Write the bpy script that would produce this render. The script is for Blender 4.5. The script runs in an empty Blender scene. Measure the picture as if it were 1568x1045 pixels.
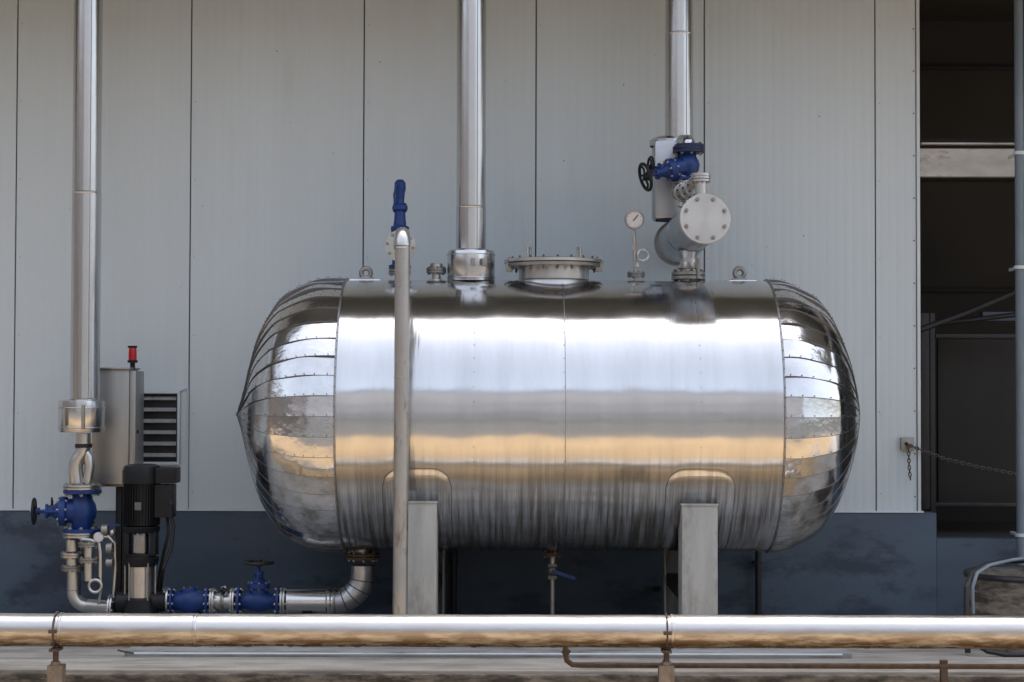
import bpy, bmesh, math, random
from mathutils import Vector, Matrix, noise
random.seed(4)
rad = math.radians
# ------------------------------------------------------------------ camera
F = 2820.0; D = 12.0; CZ = 2.09
scene = bpy.context.scene
cd = bpy.data.cameras.new("camera"); cam = bpy.data.objects.new("camera", cd)
scene.collection.objects.link(cam); scene.camera = cam
cd.sensor_width = 36; cd.lens = F/1568*36; cd.clip_end = 2000; cd.clip_start = 0.1
MR = Matrix.Rotation(rad(90+1.57), 4, 'X') @ Matrix.Rotation(rad(0.15), 4, 'Z')
cam.matrix_world = Matrix.Translation((0, -D, CZ)) @ MR
def P(px, py, y=0.0):
    """survey helper: world point at depth plane y measured from the photograph"""
    d = MR.to_3x3() @ Vector(((px-784)/F, (522.67-py)/F, -1))
    k = (y+D)/d.y
    return Vector((d.x*k, y, CZ+d.z*k))
def S(px, y=0.0): return px*(y+D)/F

# ------------------------------------------------------------------ materials
def mat(name, col, rough=0.5, metal=0.0, var=0.15, vscale=(3,3,3), rvar=0.0, bump=0.0, bscale=(20,20,20), bdist=0.002,
        col2=None, c2lo=0.5, c2hi=0.7, c2scale=(4,4,4), spec=0.5, emit=None, bscale2=None, bdist2=.002, zmask=None, r2=None, radial=0):
    m = bpy.data.materials.new(name); m.use_nodes = True
    nt = m.node_tree; N = nt.nodes; L = nt.links
    b = N['Principled BSDF']; b.inputs['Metallic'].default_value = metal
    b.inputs['Roughness'].default_value = rough
    b.inputs['Specular IOR Level'].default_value = spec
    tc = N.new('ShaderNodeTexCoord')
    if radial:   # face-turned metal: tangents run round the Y axis
        tg = N.new('ShaderNodeTangent'); tg.direction_type = 'RADIAL'; tg.axis = 'Y'
        L.new(tg.outputs[0], b.inputs['Tangent']); b.inputs['Anisotropic'].default_value = radial
    def nz(sc, detail=4, r=0.6):
        mp = N.new('ShaderNodeMapping'); mp.inputs['Scale'].default_value = sc
        L.new(tc.outputs['Object'], mp.inputs['Vector'])
        n = N.new('ShaderNodeTexNoise'); n.inputs['Scale'].default_value = 1; n.inputs['Detail'].default_value = detail
        n.inputs['Roughness'].default_value = r
        L.new(mp.outputs[0], n.inputs['Vector']); return n
    n = nz(vscale)
    mr = N.new('ShaderNodeMapRange'); mr.inputs['From Min'].default_value = .3; mr.inputs['From Max'].default_value = .7
    mr.inputs['To Min'].default_value = 1-var; mr.inputs['To Max'].default_value = 1+var*0.6
    L.new(n.outputs['Fac'], mr.inputs['Value'])
    vm = N.new('ShaderNodeVectorMath'); vm.operation = 'SCALE'; vm.inputs[0].default_value = col
    L.new(mr.outputs[0], vm.inputs['Scale'])
    out = vm.outputs[0]
    if rvar:
        r3 = N.new('ShaderNodeMapRange'); r3.inputs['From Min'].default_value = .3; r3.inputs['From Max'].default_value = .7
        r3.inputs['To Min'].default_value = rough+rvar; r3.inputs['To Max'].default_value = max(rough-rvar, .02)
        L.new(n.outputs['Fac'], r3.inputs['Value']); L.new(r3.outputs[0], b.inputs['Roughness'])
    if col2:
        n2 = nz(c2scale, 7, .65)
        rr = N.new('ShaderNodeMapRange'); rr.inputs['From Min'].default_value = c2lo; rr.inputs['From Max'].default_value = c2hi
        L.new(n2.outputs['Fac'], rr.inputs['Value'])
        fac = rr.outputs[0]
        if zmask:   # stains, plus the tank's painted-in dimness, gather towards the underside
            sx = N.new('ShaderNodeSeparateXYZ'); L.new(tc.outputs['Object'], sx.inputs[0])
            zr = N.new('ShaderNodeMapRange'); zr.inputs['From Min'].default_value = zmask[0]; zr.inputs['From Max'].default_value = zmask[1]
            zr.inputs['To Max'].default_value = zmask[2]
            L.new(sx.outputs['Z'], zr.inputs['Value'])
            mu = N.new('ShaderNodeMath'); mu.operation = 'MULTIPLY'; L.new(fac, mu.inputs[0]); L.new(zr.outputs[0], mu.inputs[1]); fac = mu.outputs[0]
        mx = N.new('ShaderNodeMix'); mx.data_type = 'RGBA'
        L.new(fac, mx.inputs['Factor']); L.new(out, mx.inputs[6]); mx.inputs[7].default_value = (*col2, 1)
        out = mx.outputs[2]
        if r2:
            m2 = N.new('ShaderNodeMix'); m2.data_type = 'FLOAT'
            L.new(fac, m2.inputs[0]); m2.inputs[3].default_value = r2; m2.inputs[2].default_value = rough
            if rvar: L.new(r3.outputs[0], m2.inputs[2])
            L.new(m2.outputs[0], b.inputs['Roughness'])
    L.new(out, b.inputs['Base Color'])
    if bump:
        n4 = nz(bscale, 3, .5)
        bp = N.new('ShaderNodeBump'); bp.inputs['Strength'].default_value = bump; bp.inputs['Distance'].default_value = bdist
        L.new(n4.outputs['Fac'], bp.inputs['Height'])
        if bscale2:
            n5 = nz(bscale2, 2, .5)
            b2 = N.new('ShaderNodeBump'); b2.inputs['Strength'].default_value = bump; b2.inputs['Distance'].default_value = bdist2
            L.new(n5.outputs['Fac'], b2.inputs['Height']); L.new(b2.outputs[0], bp.inputs['Normal'])
        L.new(bp.outputs[0], b.inputs['Normal'])
    if emit:
        b.inputs['Emission Color'].default_value = (*emit[:3], 1); b.inputs['Emission Strength'].default_value = emit[3]
    return m
M = {}
M['tank'] = mat('tank_cladding', (.66,.665,.675), .155, 1, .10, (5,1,1), .03, 1, (16,.8,.8), .0028, (.17,.145,.115), .40, .60, (38,1.3,1.3), bscale2=(2.2,2.2,2.2), bdist2=.007, zmask=(-.16,-.62,.9), r2=.30)  # streak stains, darkened further to paint in the dim reflection low down
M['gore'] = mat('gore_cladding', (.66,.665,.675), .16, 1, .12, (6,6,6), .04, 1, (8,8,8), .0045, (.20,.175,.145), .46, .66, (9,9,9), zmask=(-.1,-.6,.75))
M['pipeclad'] = mat('pipe_cladding', (.62,.625,.63), .23, 1, .06, (4,4,1.0), .04, 1, (5,5,2), .003)
M['header'] = mat('header_cladding', (.46,.47,.49), .36, 1, .08, (4,4,4), .04, 1, (5,5,5), .002)
M['cabinet'] = mat('brushed_cabinet_steel', (.38,.38,.37), .42, 1, .10, (8,8,1), .04, .5, (6,6,1), .001)
M['steel'] = mat('stainless_steel', (.56,.55,.53), .34, 1, .08, (8,8,8), .05, .2, (60,60,60), .001)
M['turned'] = mat('turned_steel', (.60,.59,.57), .34, 1, .06, (8,8,8), .03, radial=.75)
M['steeld'] = mat('dull_steel', (.33,.315,.29), .45, .9, .18, (14,14,14), .06, .3, (60,60,60), .001)
M['graypipe'] = mat('grey_steel_pipe', (.40,.395,.385), .40, .75, .12, (6,6,3), .06, .5, (40,40,20), .001, (.20,.175,.145), .52, .68, (14,14,5))
M['leg'] = mat('galvanised_leg', (.40,.405,.39), .6, .15, .15, (12,12,2), .1, .5, (50,50,50), .001, (.20,.185,.16), .50, .72, (9,9,3))
M['blue'] = mat('blue_enamel', (.007,.036,.165), .42, 0, .3, (12,12,12), .1, .5, (50,50,50), .001, (.02,.03,.06), .6, .72, (25,25,25), spec=.4)
M['blued'] = mat('dark_blue_paint', (.008,.016,.06), .45, 0, .3, (12,12,12))
M['black'] = mat('black_paint', (.008,.009,.011), .42, 0, .3, (9,9,9), .1, spec=.3)
M['darksteel'] = mat('dark_steel', (.026,.026,.028), .5, .3, .3, (9,9,9))
M['chain'] = mat('chain_steel', (.10,.088,.075), .5, .5, .3, (30,30,30))
M['rust'] = mat('rusty_steel', (.095,.068,.05), .75, .1, .4, (20,20,20), 0, .6, (70,70,70), .002)
M['seam'] = mat('seam_shadow_steel', (.18,.18,.185), .45, 1, .1)
M['lap'] = mat('lap_joint_steel', (.34,.34,.35), .4, 1, .1)
M['bolt'] = mat('bolt_steel', (.34,.32,.30), .4, .9, .2, (40,40,40))
M['boltd'] = mat('tarnished_bolt', (.16,.135,.11), .55, .7, .3, (40,40,40))
M['dial'] = mat('gauge_dial', (.60,.57,.55), .3, 0, .06, (30,30,30))
M['red'] = mat('red_lens', (.35,.006,.01), .15, 0, .2, (20,20,20), emit=(.8,.02,.02,.06))
M['wall'] = mat('wall_panel', (.575,.63,.65), .50, 0, .025, (5,5,.35), .05, .2, (30,30,2), .001, (.49,.51,.505), .60, .9, (2.6,2.6,.5), spec=.35)
M['joint'] = mat('panel_joint', (.05,.05,.05), .8)
M['trim'] = mat('white_trim', (.60,.64,.65), .45, 0, .1, (8,8,2))
M['base'] = mat('blue_plinth_paint', (.068,.095,.130), .7, 0, .15, (1.5,1.5,4), 0, .6, (30,30,30), .003, (.036,.050,.072), .52, .60, (1.2,1.2,2.4))
M['dark'] = mat('dark_interior', (.036,.032,.027), .9, 0, .25, (1,1,1))
M['darkdoor'] = mat('dark_door', (.018,.016,.014), .8, 0, .3, (3,3,.6))
M['beam'] = mat('beam_paint', (.50,.49,.46), .6, 0, .2, (3,3,9), 0, .5, (40,40,40), .002, (.28,.18,.14), .56, .72, (5,5,12))
M['conc'] = mat('platform_concrete', (.34,.315,.28), .85, 0, .25, (2,3,3), 0, 1, (40,40,40), .004, (.15,.135,.11), .48, .70, (1.5,8,8))
M['concd'] = mat('kerb_concrete', (.20,.175,.145), .9, 0, .35, (3,3,12), 0, 1, (30,30,30), .010, (.05,.043,.034), .42, .60, (5,5,18))
M['plinth'] = mat('plinth_concrete', (.30,.30,.29), .8, 0, .2, (3,8,8), 0, 1, (40,40,40), .003, (.14,.13,.12), .50, .70, (2,7,7))
M['asphalt'] = mat('weathered_concrete_yard', (.095,.093,.09), .9, 0, .3, (.6,.6,.6), 0, 1, (60,60,60), .005)
M['sand'] = mat('sandy_paving', (.35,.245,.135), .9, 0, .15, (.8,.8,.8), 0, 1, (30,30,30), .004)
M['post'] = mat('support_post', (.24,.19,.14), .7, .1, .3, (9,9,9), 0, .5, (50,50,50), .002, (.12,.07,.04), .5, .7, (18,18,10))
M['frontpipe'] = mat('front_pipe_cladding', (.58,.565,.55), .34, 1, .08, (3,9,9), .05, 1, (4,9,9), .003, (.19,.12,.065), .40, .56, (5,26,26), zmask=(.035,-.065,1.0), r2=.55)
M['rubber'] = mat('black_rubber', (.018,.018,.02), .5, 0, .2)
M['bluegray'] = mat('blue_grey_pipe', (.16,.20,.235), .5, .2, .2, (9,9,3))
M['canopy'] = mat('canopy_sheet', (.13,.135,.125), .8, 0, .1)
M['facade'] = mat('far_facade', (.27,.27,.28), .8, 0, .15, (.4,.4,.4))
M['brick'] = mat('far_brick', (.14,.12,.11), .9, 0, .2, (1,1,1))
M['glass'] = mat('far_window_glass', (.12,.13,.14), .3, 0, .1)
M['hedge'] = mat('hedge_leaves', (.035,.045,.025), .9, 0, .5, (4,4,4))

# ------------------------------------------------------------------ geometry kit
def uv(ax):
    ax = Vector(ax).normalized()
    t = Vector((0,0,1)) if abs(ax.z) < .9 else Vector((1,0,0))
    u = ax.cross(t).normalized(); return ax, u, ax.cross(u).normalized()
class G:
    def __init__(s, name): s.name = name; s.parts = {}
    def bm(s, m, part=None):
        k = (part or m, m)
        if k not in s.parts: s.parts[k] = bmesh.new()
        return s.parts[k]
    def lathe(s, m, o, ax, prof, seg=32, part=None):
        bm = s.bm(m, part); o = Vector(o); ax, u, v = uv(ax); rings = []
        for t, r in prof:
            c = o+ax*t
            if r < 1e-5: rings.append([bm.verts.new(c)]); continue
            rings.append([bm.verts.new(c+(u*math.cos(2*math.pi*i/seg)+v*math.sin(2*math.pi*i/seg))*r) for i in range(seg)])
        for a, b in zip(rings, rings[1:]):
            for i in range(seg):
                j = (i+1) % seg
                if len(a) == 1 and len(b) == 1: continue
                if len(a) == 1: bm.faces.new((a[0], b[j], b[i]))
                elif len(b) == 1: bm.faces.new((a[i], a[j], b[0]))
                else: bm.faces.new((a[i], a[j], b[j], b[i]))
    def cyl(s, m, a, b, r, seg=32, r2=None, ch=None, part=None):
        a = Vector(a); b = Vector(b); L = (b-a).length; r2 = r if r2 is None else r2
        ch = min(r, L)*0.08 if ch is None else ch
        s.lathe(m, a, b-a, [(0,0),(0,r-ch),(ch,r),(L-ch,r2),(L,r2-ch),(L,0)], seg, part)
    def tube(s, m, pts, r, seg=20, part=None, caps=True):
        bm = s.bm(m, part); pts = [Vector(p) for p in pts]; rings = []; u = None
        for i, p in enumerate(pts):
            t = (pts[min(i+1, len(pts)-1)]-pts[max(i-1, 0)]).normalized()
            if u is None: _, u, _ = uv(t)
            u = (u-t*u.dot(t)).normalized(); v = t.cross(u)
            rings.append([bm.verts.new(p+(u*math.cos(2*math.pi*k/seg)+v*math.sin(2*math.pi*k/seg))*r) for k in range(seg)])
        for a, b in zip(rings, rings[1:]):
            for k in range(seg): bm.faces.new((a[k], a[(k+1)%seg], b[(k+1)%seg], b[k]))
        if caps: bm.faces.new(rings[0]); bm.faces.new(rings[-1])
    def box(s, m, lo, hi, bev=0.004, part=None, rot=None, piv=None):
        bm = s.bm(m, part); lo = Vector(lo); hi = Vector(hi)
        lo, hi = Vector([min(a,b) for a,b in zip(lo,hi)]), Vector([max(a,b) for a,b in zip(lo,hi)])
        r = bmesh.ops.create_cube(bm, size=1); vs = r['verts']
        for w in vs: w.co = Vector([(lo[i]+hi[i])/2+w.co[i]*(hi[i]-lo[i]) for i in range(3)])
        if rot is not None:
            piv = Vector(piv) if piv is not None else (lo+hi)/2
            for w in vs: w.co = piv+rot@(w.co-piv)
        if bev:
            es = list({e for w in vs for e in w.link_edges})
            bmesh.ops.bevel(bm, geom=es, offset=min(bev, min(hi-lo)*.3), segments=2, affect='EDGES', profile=.6)
    def torus(s, m, c, ax, R, r, seg=32, sec=10, part=None):
        bm = s.bm(m, part); c = Vector(c); ax, u, v = uv(ax); rings = []
        for i in range(seg):
            a = 2*math.pi*i/seg; d = u*math.cos(a)+v*math.sin(a)
            rings.append([bm.verts.new(c+d*(R+r*math.cos(2*math.pi*k/sec))+ax*r*math.sin(2*math.pi*k/sec)) for k in range(sec)])
        for i in range(seg):
            a = rings[i]; b = rings[(i+1)%seg]
            for k in range(sec): bm.faces.new((a[k], b[k], b[(k+1)%sec], a[(k+1)%sec]))
    def ball(s, m, c, r, part=None, sc=(1,1,1), seg=20):
        bm = s.bm(m, part)
        q = bmesh.ops.create_uvsphere(bm, u_segments=seg, v_segments=max(3,seg//2), radius=r)
        for w in q['verts']: w.co = Vector(c)+Vector([w.co[i]*sc[i] for i in range(3)])
    def bolts(s, c, ax, R, n, br, h, m='bolt', ph=0.2):
        ax, u, v = uv(ax); c = Vector(c)
        for i in range(n):
            a = 2*math.pi*(i+ph)/n; p = c+(u*math.cos(a)+v*math.sin(a))*R
            s.cyl(m, p-ax*h/2, p+ax*h/2, br*.55, 8)
            s.cyl(m, p-ax*h*.42, p-ax*h*.24, br, 6)
            s.cyl(m, p+ax*h*.24, p+ax*h*.42, br, 6)
    def flange(s, m, c, ax, R, t, bolts=8, pair=True, bm_='bolt'):
        """bolted flange pair centred at c"""
        ax = Vector(ax).normalized(); c = Vector(c); g = t*.12
        if pair:
            s.cyl(m, c-ax*(t+g), c-ax*g, R, 40); s.cyl(m, c+ax*g, c+ax*(t+g), R, 40)
            s.cyl('darksteel', c-ax*g, c+ax*g, R*.72, 24)
            if bolts: s.bolts(c, ax, R*.82, bolts, R*.10+.001, t*3.8, bm_)
        else:
            s.cyl(m, c-ax*t/2, c+ax*t/2, R, 40)
            if bolts: s.bolts(c, ax, R*.82, bolts, R*.10+.001, t*2.6, bm_)
    def wheel(s, m, c, ax, R, r=None):
        r = r or R*.11; ax, u, v = uv(ax); c = Vector(c)
        s.torus(m, c, ax, R-r, r, 36, 10)
        s.cyl(m, c-ax*r*2, c+ax*r*2, R*.22, 16)
        for i in range(5):
            a = 2*math.pi*i/5; dd = u*math.cos(a)+v*math.sin(a)
            mid = c+dd*R*.55-ax*r*.9
            s.tube(m, [c+dd*R*.15, mid, c+dd*(R-r)], r*.75, 8)
    def gate_valve(s, c, flow, stem, Rb, L, H, Rw, wm='black', fm='blue', bm_='blue', fl=True):
        """cast gate valve: body, two flanges, bonnet, yoke, stem and handwheel"""
        c = Vector(c); flow = Vector(flow).normalized(); stem = Vector(stem).normalized()
        s.lathe(bm_, c-flow*L/2, flow, [(0,0),(0,Rb*.72),(L*.22,Rb*.78),(L*.34,Rb*1.0),(L*.5,Rb*1.1),(L*.66,Rb*1.0),(L*.78,Rb*.78),(L,Rb*.72),(L,0)], 28)
        if fl:
            for sg in (-1, 1):
                s.flange(fm, c+flow*sg*(L/2-Rb*.12), flow, Rb*1.45, Rb*.26, 8, False)
        s.lathe(bm_, c, stem, [(0,Rb*.95),(H*.30,Rb*.9),(H*.34,Rb*1.12),(H*.40,Rb*1.12),(H*.41,Rb*1.12),(H*.47,Rb*1.1),(H*.50,Rb*.75),(H*.62,Rb*.42),(H*.70,Rb*.42),(H*.71,Rb*.55),(H*.76,Rb*.55),(H*.77,Rb*.2),(H*.78,0)], 24)
        s.bolts(c+stem*H*.405, stem, Rb*.98, 8, Rb*.12, H*.22)
        _, u, v = uv(stem)
        for sg in (-1, 1):
            s.tube(bm_, [c+stem*H*.5+u*sg*Rb*.6, c+stem*H*.7+u*sg*Rb*.5, c+stem*H*.9+u*sg*Rb*.18], Rb*.12, 8)
        s.cyl('steel', c+stem*H*.7, c+stem*H*1.08, Rb*.13, 12)
        s.cyl(bm_, c+stem*H*.88, c+stem*H*.96, Rb*.28, 16)
        s.wheel(wm, c+stem*H, stem, Rw)
    def done(s, sharp=35, origin=None):
        allv = [w.co for b in s.parts.values() for w in b.verts]
        lo = Vector([min(w[i] for w in allv) for i in range(3)]); hi = Vector([max(w[i] for w in allv) for i in range(3)])
        o = Vector(((lo.x+hi.x)/2, (lo.y+hi.y)/2, lo.z)) if origin is None else Vector(origin)
        e = bpy.data.objects.new(s.name, None); e.location = o; e.empty_display_size = .2
        scene.collection.objects.link(e)
        for (part, m), b in s.parts.items():
            bmesh.ops.recalc_face_normals(b, faces=b.faces)
            for w in b.verts: w.co -= o
            me = bpy.data.meshes.new(part); b.to_mesh(me); b.free()
            me.materials.append(M[m]); me.shade_smooth(); me.set_sharp_from_angle(angle=rad(sharp))
            ob = bpy.data.objects.new(part, me); ob.parent = e; scene.collection.objects.link(ob)
        return e
X = Vector((1,0,0)); Y = Vector((0,1,0)); Z = Vector((0,0,1))
ZP = CZ-1.556   # machinery plinth top
ZF = CZ-1.59    # platform top
WY = 0.95

# ------------------------------------------------------------------ ground etc
def sheet(name, m, x0, x1, y0, y1, z):
    me = bpy.data.meshes.new(name); me.from_pydata([(x0,y0,z),(x1,y0,z),(x1,y1,z),(x0,y1,z)], [], [(0,1,2,3)])
    me.materials.append(M[m]); o = bpy.data.objects.new(name, me); scene.collection.objects.link(o)
sheet('ground', 'asphalt', -400, 400, -400, 400, 0)
sheet('sandy_pavement', 'sand', -30, 30, -6.6, -1.5, .004)
g = G('concrete_platform')
g.box('conc', (-14,-1.46,ZF-.15), (14,WY+.2,ZF), .01, 'slab_top')
g.box('concd', (-14,-1.50,.0), (14,WY+.15,ZF-.018), .012, 'kerb_face')
g.done()
g = G('machinery_plinth')
g.box('plinth', (P(190,1000,-.95).x,-.95,ZF-.01), (P(1305,1000,-.95).x,WY-.005,ZP), .008, 'plinth_slab')
g.box('plinth', (P(-300,1000,-.6).x,-.55,ZF-.01), (P(188,1000,-.95).x,WY-.01,ZP-.004), .008, 'plinth_slab_side')
g.done()

# ------------------------------------------------------------------ building
g = G('industrial_building')
zt = P(700,781,WY).z
ZTOP = 5.2
seams = [P(q, 500, WY).x for q in (22.5, 290, 555.5, 820, 1078.5, 1341)]
xr = P(1404, 500, WY).x
pw = seams[1]-seams[0]
xs = [seams[0]-pw*k for k in range(6,0,-1)]+seams+[xr]
bm = g.bm('wall', 'wall_panels')
for a, b in zip(xs, xs[1:]):
    n = max(2, round((b-a-.01)/.062)); w = (b-a-.009)/n; x = a+.0045
    dy = random.uniform(0, .0012)
    pr = [(x, WY+.02), (x, WY+.002+dy), (x+.002, WY+dy)]
    for k in range(n):
        x0 = x+w*k
        pr += [(x0+w*.40, WY+dy), (x0+w*.46, WY+.0005+dy), (x0+w*.54, WY+.0005+dy), (x0+w*.60, WY+dy)]
    pr += [(b-.0065, WY+dy), (b-.0045, WY+.002+dy), (b-.0045, WY+.02)]
    lo = [bm.verts.new((p[0], p[1], zt)) for p in pr]; hi = [bm.verts.new((p[0], p[1], ZTOP)) for p in pr]
    for i in range(len(pr)-1): bm.faces.new((lo[i], lo[i+1], hi[i+1], hi[i]))
g.box('joint', (xs[0],WY+.018,zt), (xr,WY+.10,ZTOP), 0, 'joint_backing')
q = xr
g.box('trim', (q+.001,WY-.012,zt-.03), (P(1409,500,WY).x,WY+.12,ZTOP), .002, 'edge_trim')
for k in range(16): g.ball('boltd', (q-.018, WY-.001, zt+.1+k*.3), .006, 'screws', seg=8)
for a in seams:
    for k in range(9): g.ball('bolt', (a+.03, WY-.001, zt+.12+k*.55), .004, 'screws', seg=8)
for k in range(26):
    g.ball('joint', (random.uniform(-3.4,2.6), WY-.0005, random.uniform(zt+.05, 4.6)), random.uniform(.0025,.005), 'old_screw_holes', seg=8)
g.box('trim', (xs[0],WY-.030,zt-.012), (P(1412,500,WY).x,WY+.05,zt), .002, 'drip_flashing')
xb = P(1433,800,WY).x; zb2 = P(1500,825,WY).z
g.box('base', (xs[0],WY-.022,ZF-.3), (xb,WY+.14,zt-.0125), .006, 'blue_base_wall')
g.box('base', (xb+.0005,WY-.020,ZF-.3), (6,WY+.14,zb2), .006, 'blue_base_wall_low')
xd = P(1409,500,WY).x
g.box('dark', (xd-.02,WY+.13,zb2-.02), (6,WY+4,zb2-.012), 0, 'interior_floor')
g.box('dark', (xd-.6,WY+1.9,ZF), (6,WY+2.0,ZTOP), 0, 'interior_back_wall')
for k in range(3): g.box('darkdoor', (xd-.5,WY+1.86,2.9+k*.9), (6,WY+1.899,2.93+k*.9), .004, 'interior_girts')
g.box('darkdoor', (xd-.62,WY+.14,ZF), (xd-.52,WY+1.9,ZTOP), 0, 'interior_side_wall')
g.box('dark', (5.9,WY+.14,ZF), (6,WY+1.9,ZTOP), 0, 'interior_side_wall')
g.box('dark', (xd-.6,WY+.14,ZTOP-.1), (6,WY+1.9,ZTOP), 0, 'interior_ceiling')
a = P(1406,271,WY+.05); b = P(1600,229,WY+.05)
g.box('beam', (a.x,WY+.03,a.z), (6,WY+.10,b.z), .003, 'door_lintel_beam')
a = P(1410,228,WY+.05); b = P(1600,216,WY+.05)
g.box('beam', (a.x,WY+.02,b.z-.03), (6,WY+.11,b.z-.018), .003, 'door_lintel_beam_flange')
g.box('darkdoor', (a.x,WY+.12,b.z-.028), (6,WY+.14,b.z+.02), .003, 'door_lintel_dark')
y2 = WY+.35
for (x0,y0,x1,y1) in ((1424,480,1433,824),(1410,480,1424,780),(1433,512,1568,518),(1433,770,1568,776)):
    a = P(x0,y0,y2); b = P(x1,y1,y2); g.box('darksteel', (a.x,y2,b.z), (b.x,y2+.05,a.z), .003, 'door_frame')
g.tube('darksteel', [P(1410,505,y2), P(1480,480,y2), P(1575,440,y2-.1)], .022, 12, 'door_arm')
g.tube('darksteel', [P(1430,497,y2+.1), P(1575,480,y2+.1)], .018, 12, 'door_arm')
a = P(1505,478,y2+.5); b = P(1600,492,y2+.5); g.box('base', (a.x,y2+.5,b.z), (b.x,y2+.6,a.z), .003, 'inner_duct')
a = P(1436,520,y2+.2); b = P(1600,770,y2+.2); g.box('darkdoor', (a.x,y2+.2,b.z), (b.x,y2+.24,a.z), .003, 'inner_door_leaf')
g.box('canopy', (-14,-.72,ZTOP), (8,WY+.3,ZTOP+.12), .01, 'canopy_roof')
g.box('wall', (-14,WY+.1,ZTOP+.12), (8,WY+.3,8.2), .01, 'upper_wall')
g.box('canopy', (-14,WY+.31,8.0), (8,14,8.2), .01, 'main_roof')
g.done()

g = G('louvre_vent')
a = P(213,712,WY-.03); b = P(276,599,WY-.03); t = .02
fx0, fx1, fz0, fz1 = a.x, b.x, a.z, b.z
g.box('darksteel', (fx0-.25,WY-.008,fz0+t), (fx1-t,WY-.002,fz1-t), 0, 'dark_back')
g.box('trim', (fx0-.3,WY-.045,fz1-t), (fx1,WY+.001,fz1), .003, 'frame'); g.box('trim', (fx0-.3,WY-.045,fz0), (fx1,WY+.001,fz0+t), .003, 'frame')
g.box('trim', (fx1-t,WY-.044,fz0+t), (fx1,WY,fz1-t), .003, 'frame')
g.box('darksteel', (fx0-.3,WY-.047,fz1-t-.004), (fx1-t,WY-.04,fz1-t+.001), 0, 'frame_shadow_gap')
g.box('darksteel', (fx1-t-.003,WY-.047,fz0+t), (fx1-t+.003,WY-.040,fz1-t), 0, 'frame_shadow_gap')
for k in range(6):
    zc = fz0+t+(k+.6)*(fz1-fz0-2*t)/6
    g.box('leg', (fx0-.2,WY-.05,zc-.003), (fx1-t-.006,WY-.010,zc+.003), .001, 'slats', Matrix.Rotation(rad(35),3,'X'))
g.tube('trim', [P(276,600,WY-.01), P(288,594,WY-.01), P(287,780,WY-.01)], .006, 8, 'conduit')
g.done()

for px in (695, 1161):
    g = G('drain_post'); a = P(px, 838, .86)
    g.cyl('darksteel', (a.x,.86,ZP), (a.x,.86,a.z+.3), S(5,.8), 16, part='post')
    g.box('darksteel', (a.x-.045,.80,ZP), (a.x+.045,.91,ZP+.012), .002, 'foot_plate')
    g.box('darksteel', (a.x-.03,.85,a.z-.12), (a.x+.03,WY-.023,a.z-.10), .002, 'wall_clip')
    g.done()

# ------------------------------------------------------------------ tank
TZ = CZ-36/235; R = 206/235; K = 1/235
xl = (532-784)*K; xrr = (1172-784)*K
g = G('horizontal_pressure_tank')
def body_sheet(x0, x1, r0, name):
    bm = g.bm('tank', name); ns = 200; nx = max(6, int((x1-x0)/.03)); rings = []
    for i in range(nx+1):
        x = x0+(x1-x0)*i/nx; ring = []
        for k in range(ns):
            a = 2*math.pi*k/ns
            r = r0+.0030*max(0,math.sin(math.pi*i/nx))**.4+.0020*noise.noise(Vector((x*3.5, math.cos(a)*1.4, math.sin(a)*1.4+r0*50)))
            ring.append(bm.verts.new((x, -math.cos(a)*r, TZ+math.sin(a)*r)))
        rings.append(ring)
    for A, B in zip(rings, rings[1:]):
        for k in range(ns): bm.faces.new((A[k], A[(k+1)%ns], B[(k+1)%ns], B[k]))
    for q in (rings[0], rings[-1]):
        inner = [bm.verts.new((w.co.x, w.co.y*.985, TZ+(w.co.z-TZ)*.985)) for w in q]
        for k in range(ns): bm.faces.new((q[k], q[(k+1)%ns], inner[(k+1)%ns], inner[k]))
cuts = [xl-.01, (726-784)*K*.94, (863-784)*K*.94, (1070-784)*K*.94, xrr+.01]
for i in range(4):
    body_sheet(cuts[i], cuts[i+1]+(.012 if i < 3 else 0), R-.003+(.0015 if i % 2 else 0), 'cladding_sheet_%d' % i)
def catmull(pts, n):
    out = []
    pp = [pts[0]]+pts+[pts[-1]]
    for i in range(1, len(pp)-2):
        p0, p1, p2, p3 = pp[i-1:i+3]
        for k in range(n):
            t = k/n
            out.append(tuple(.5*((2*p1[j])+(-p0[j]+p2[j])*t+(2*p0[j]-5*p1[j]+4*p2[j]-p3[j])*t*t+(-p0[j]+3*p1[j]-3*p2[j]+p3[j])*t**3) for j in (0,1)))
    out.append(pts[-1]); return out
headL = [(0,1.0),(24,1.0),(44,.992),(62,.965),(82,.915),(102,.835),(127,.64),(144,.39),(158,.15),(168,.02),(170,.0)]
headR = [(0,1.0),(20,.997),(43,.958),(78,.85),(103,.66),(123,.42),(136,.19),(143,.03),(144,0)]
NG = 44
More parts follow.
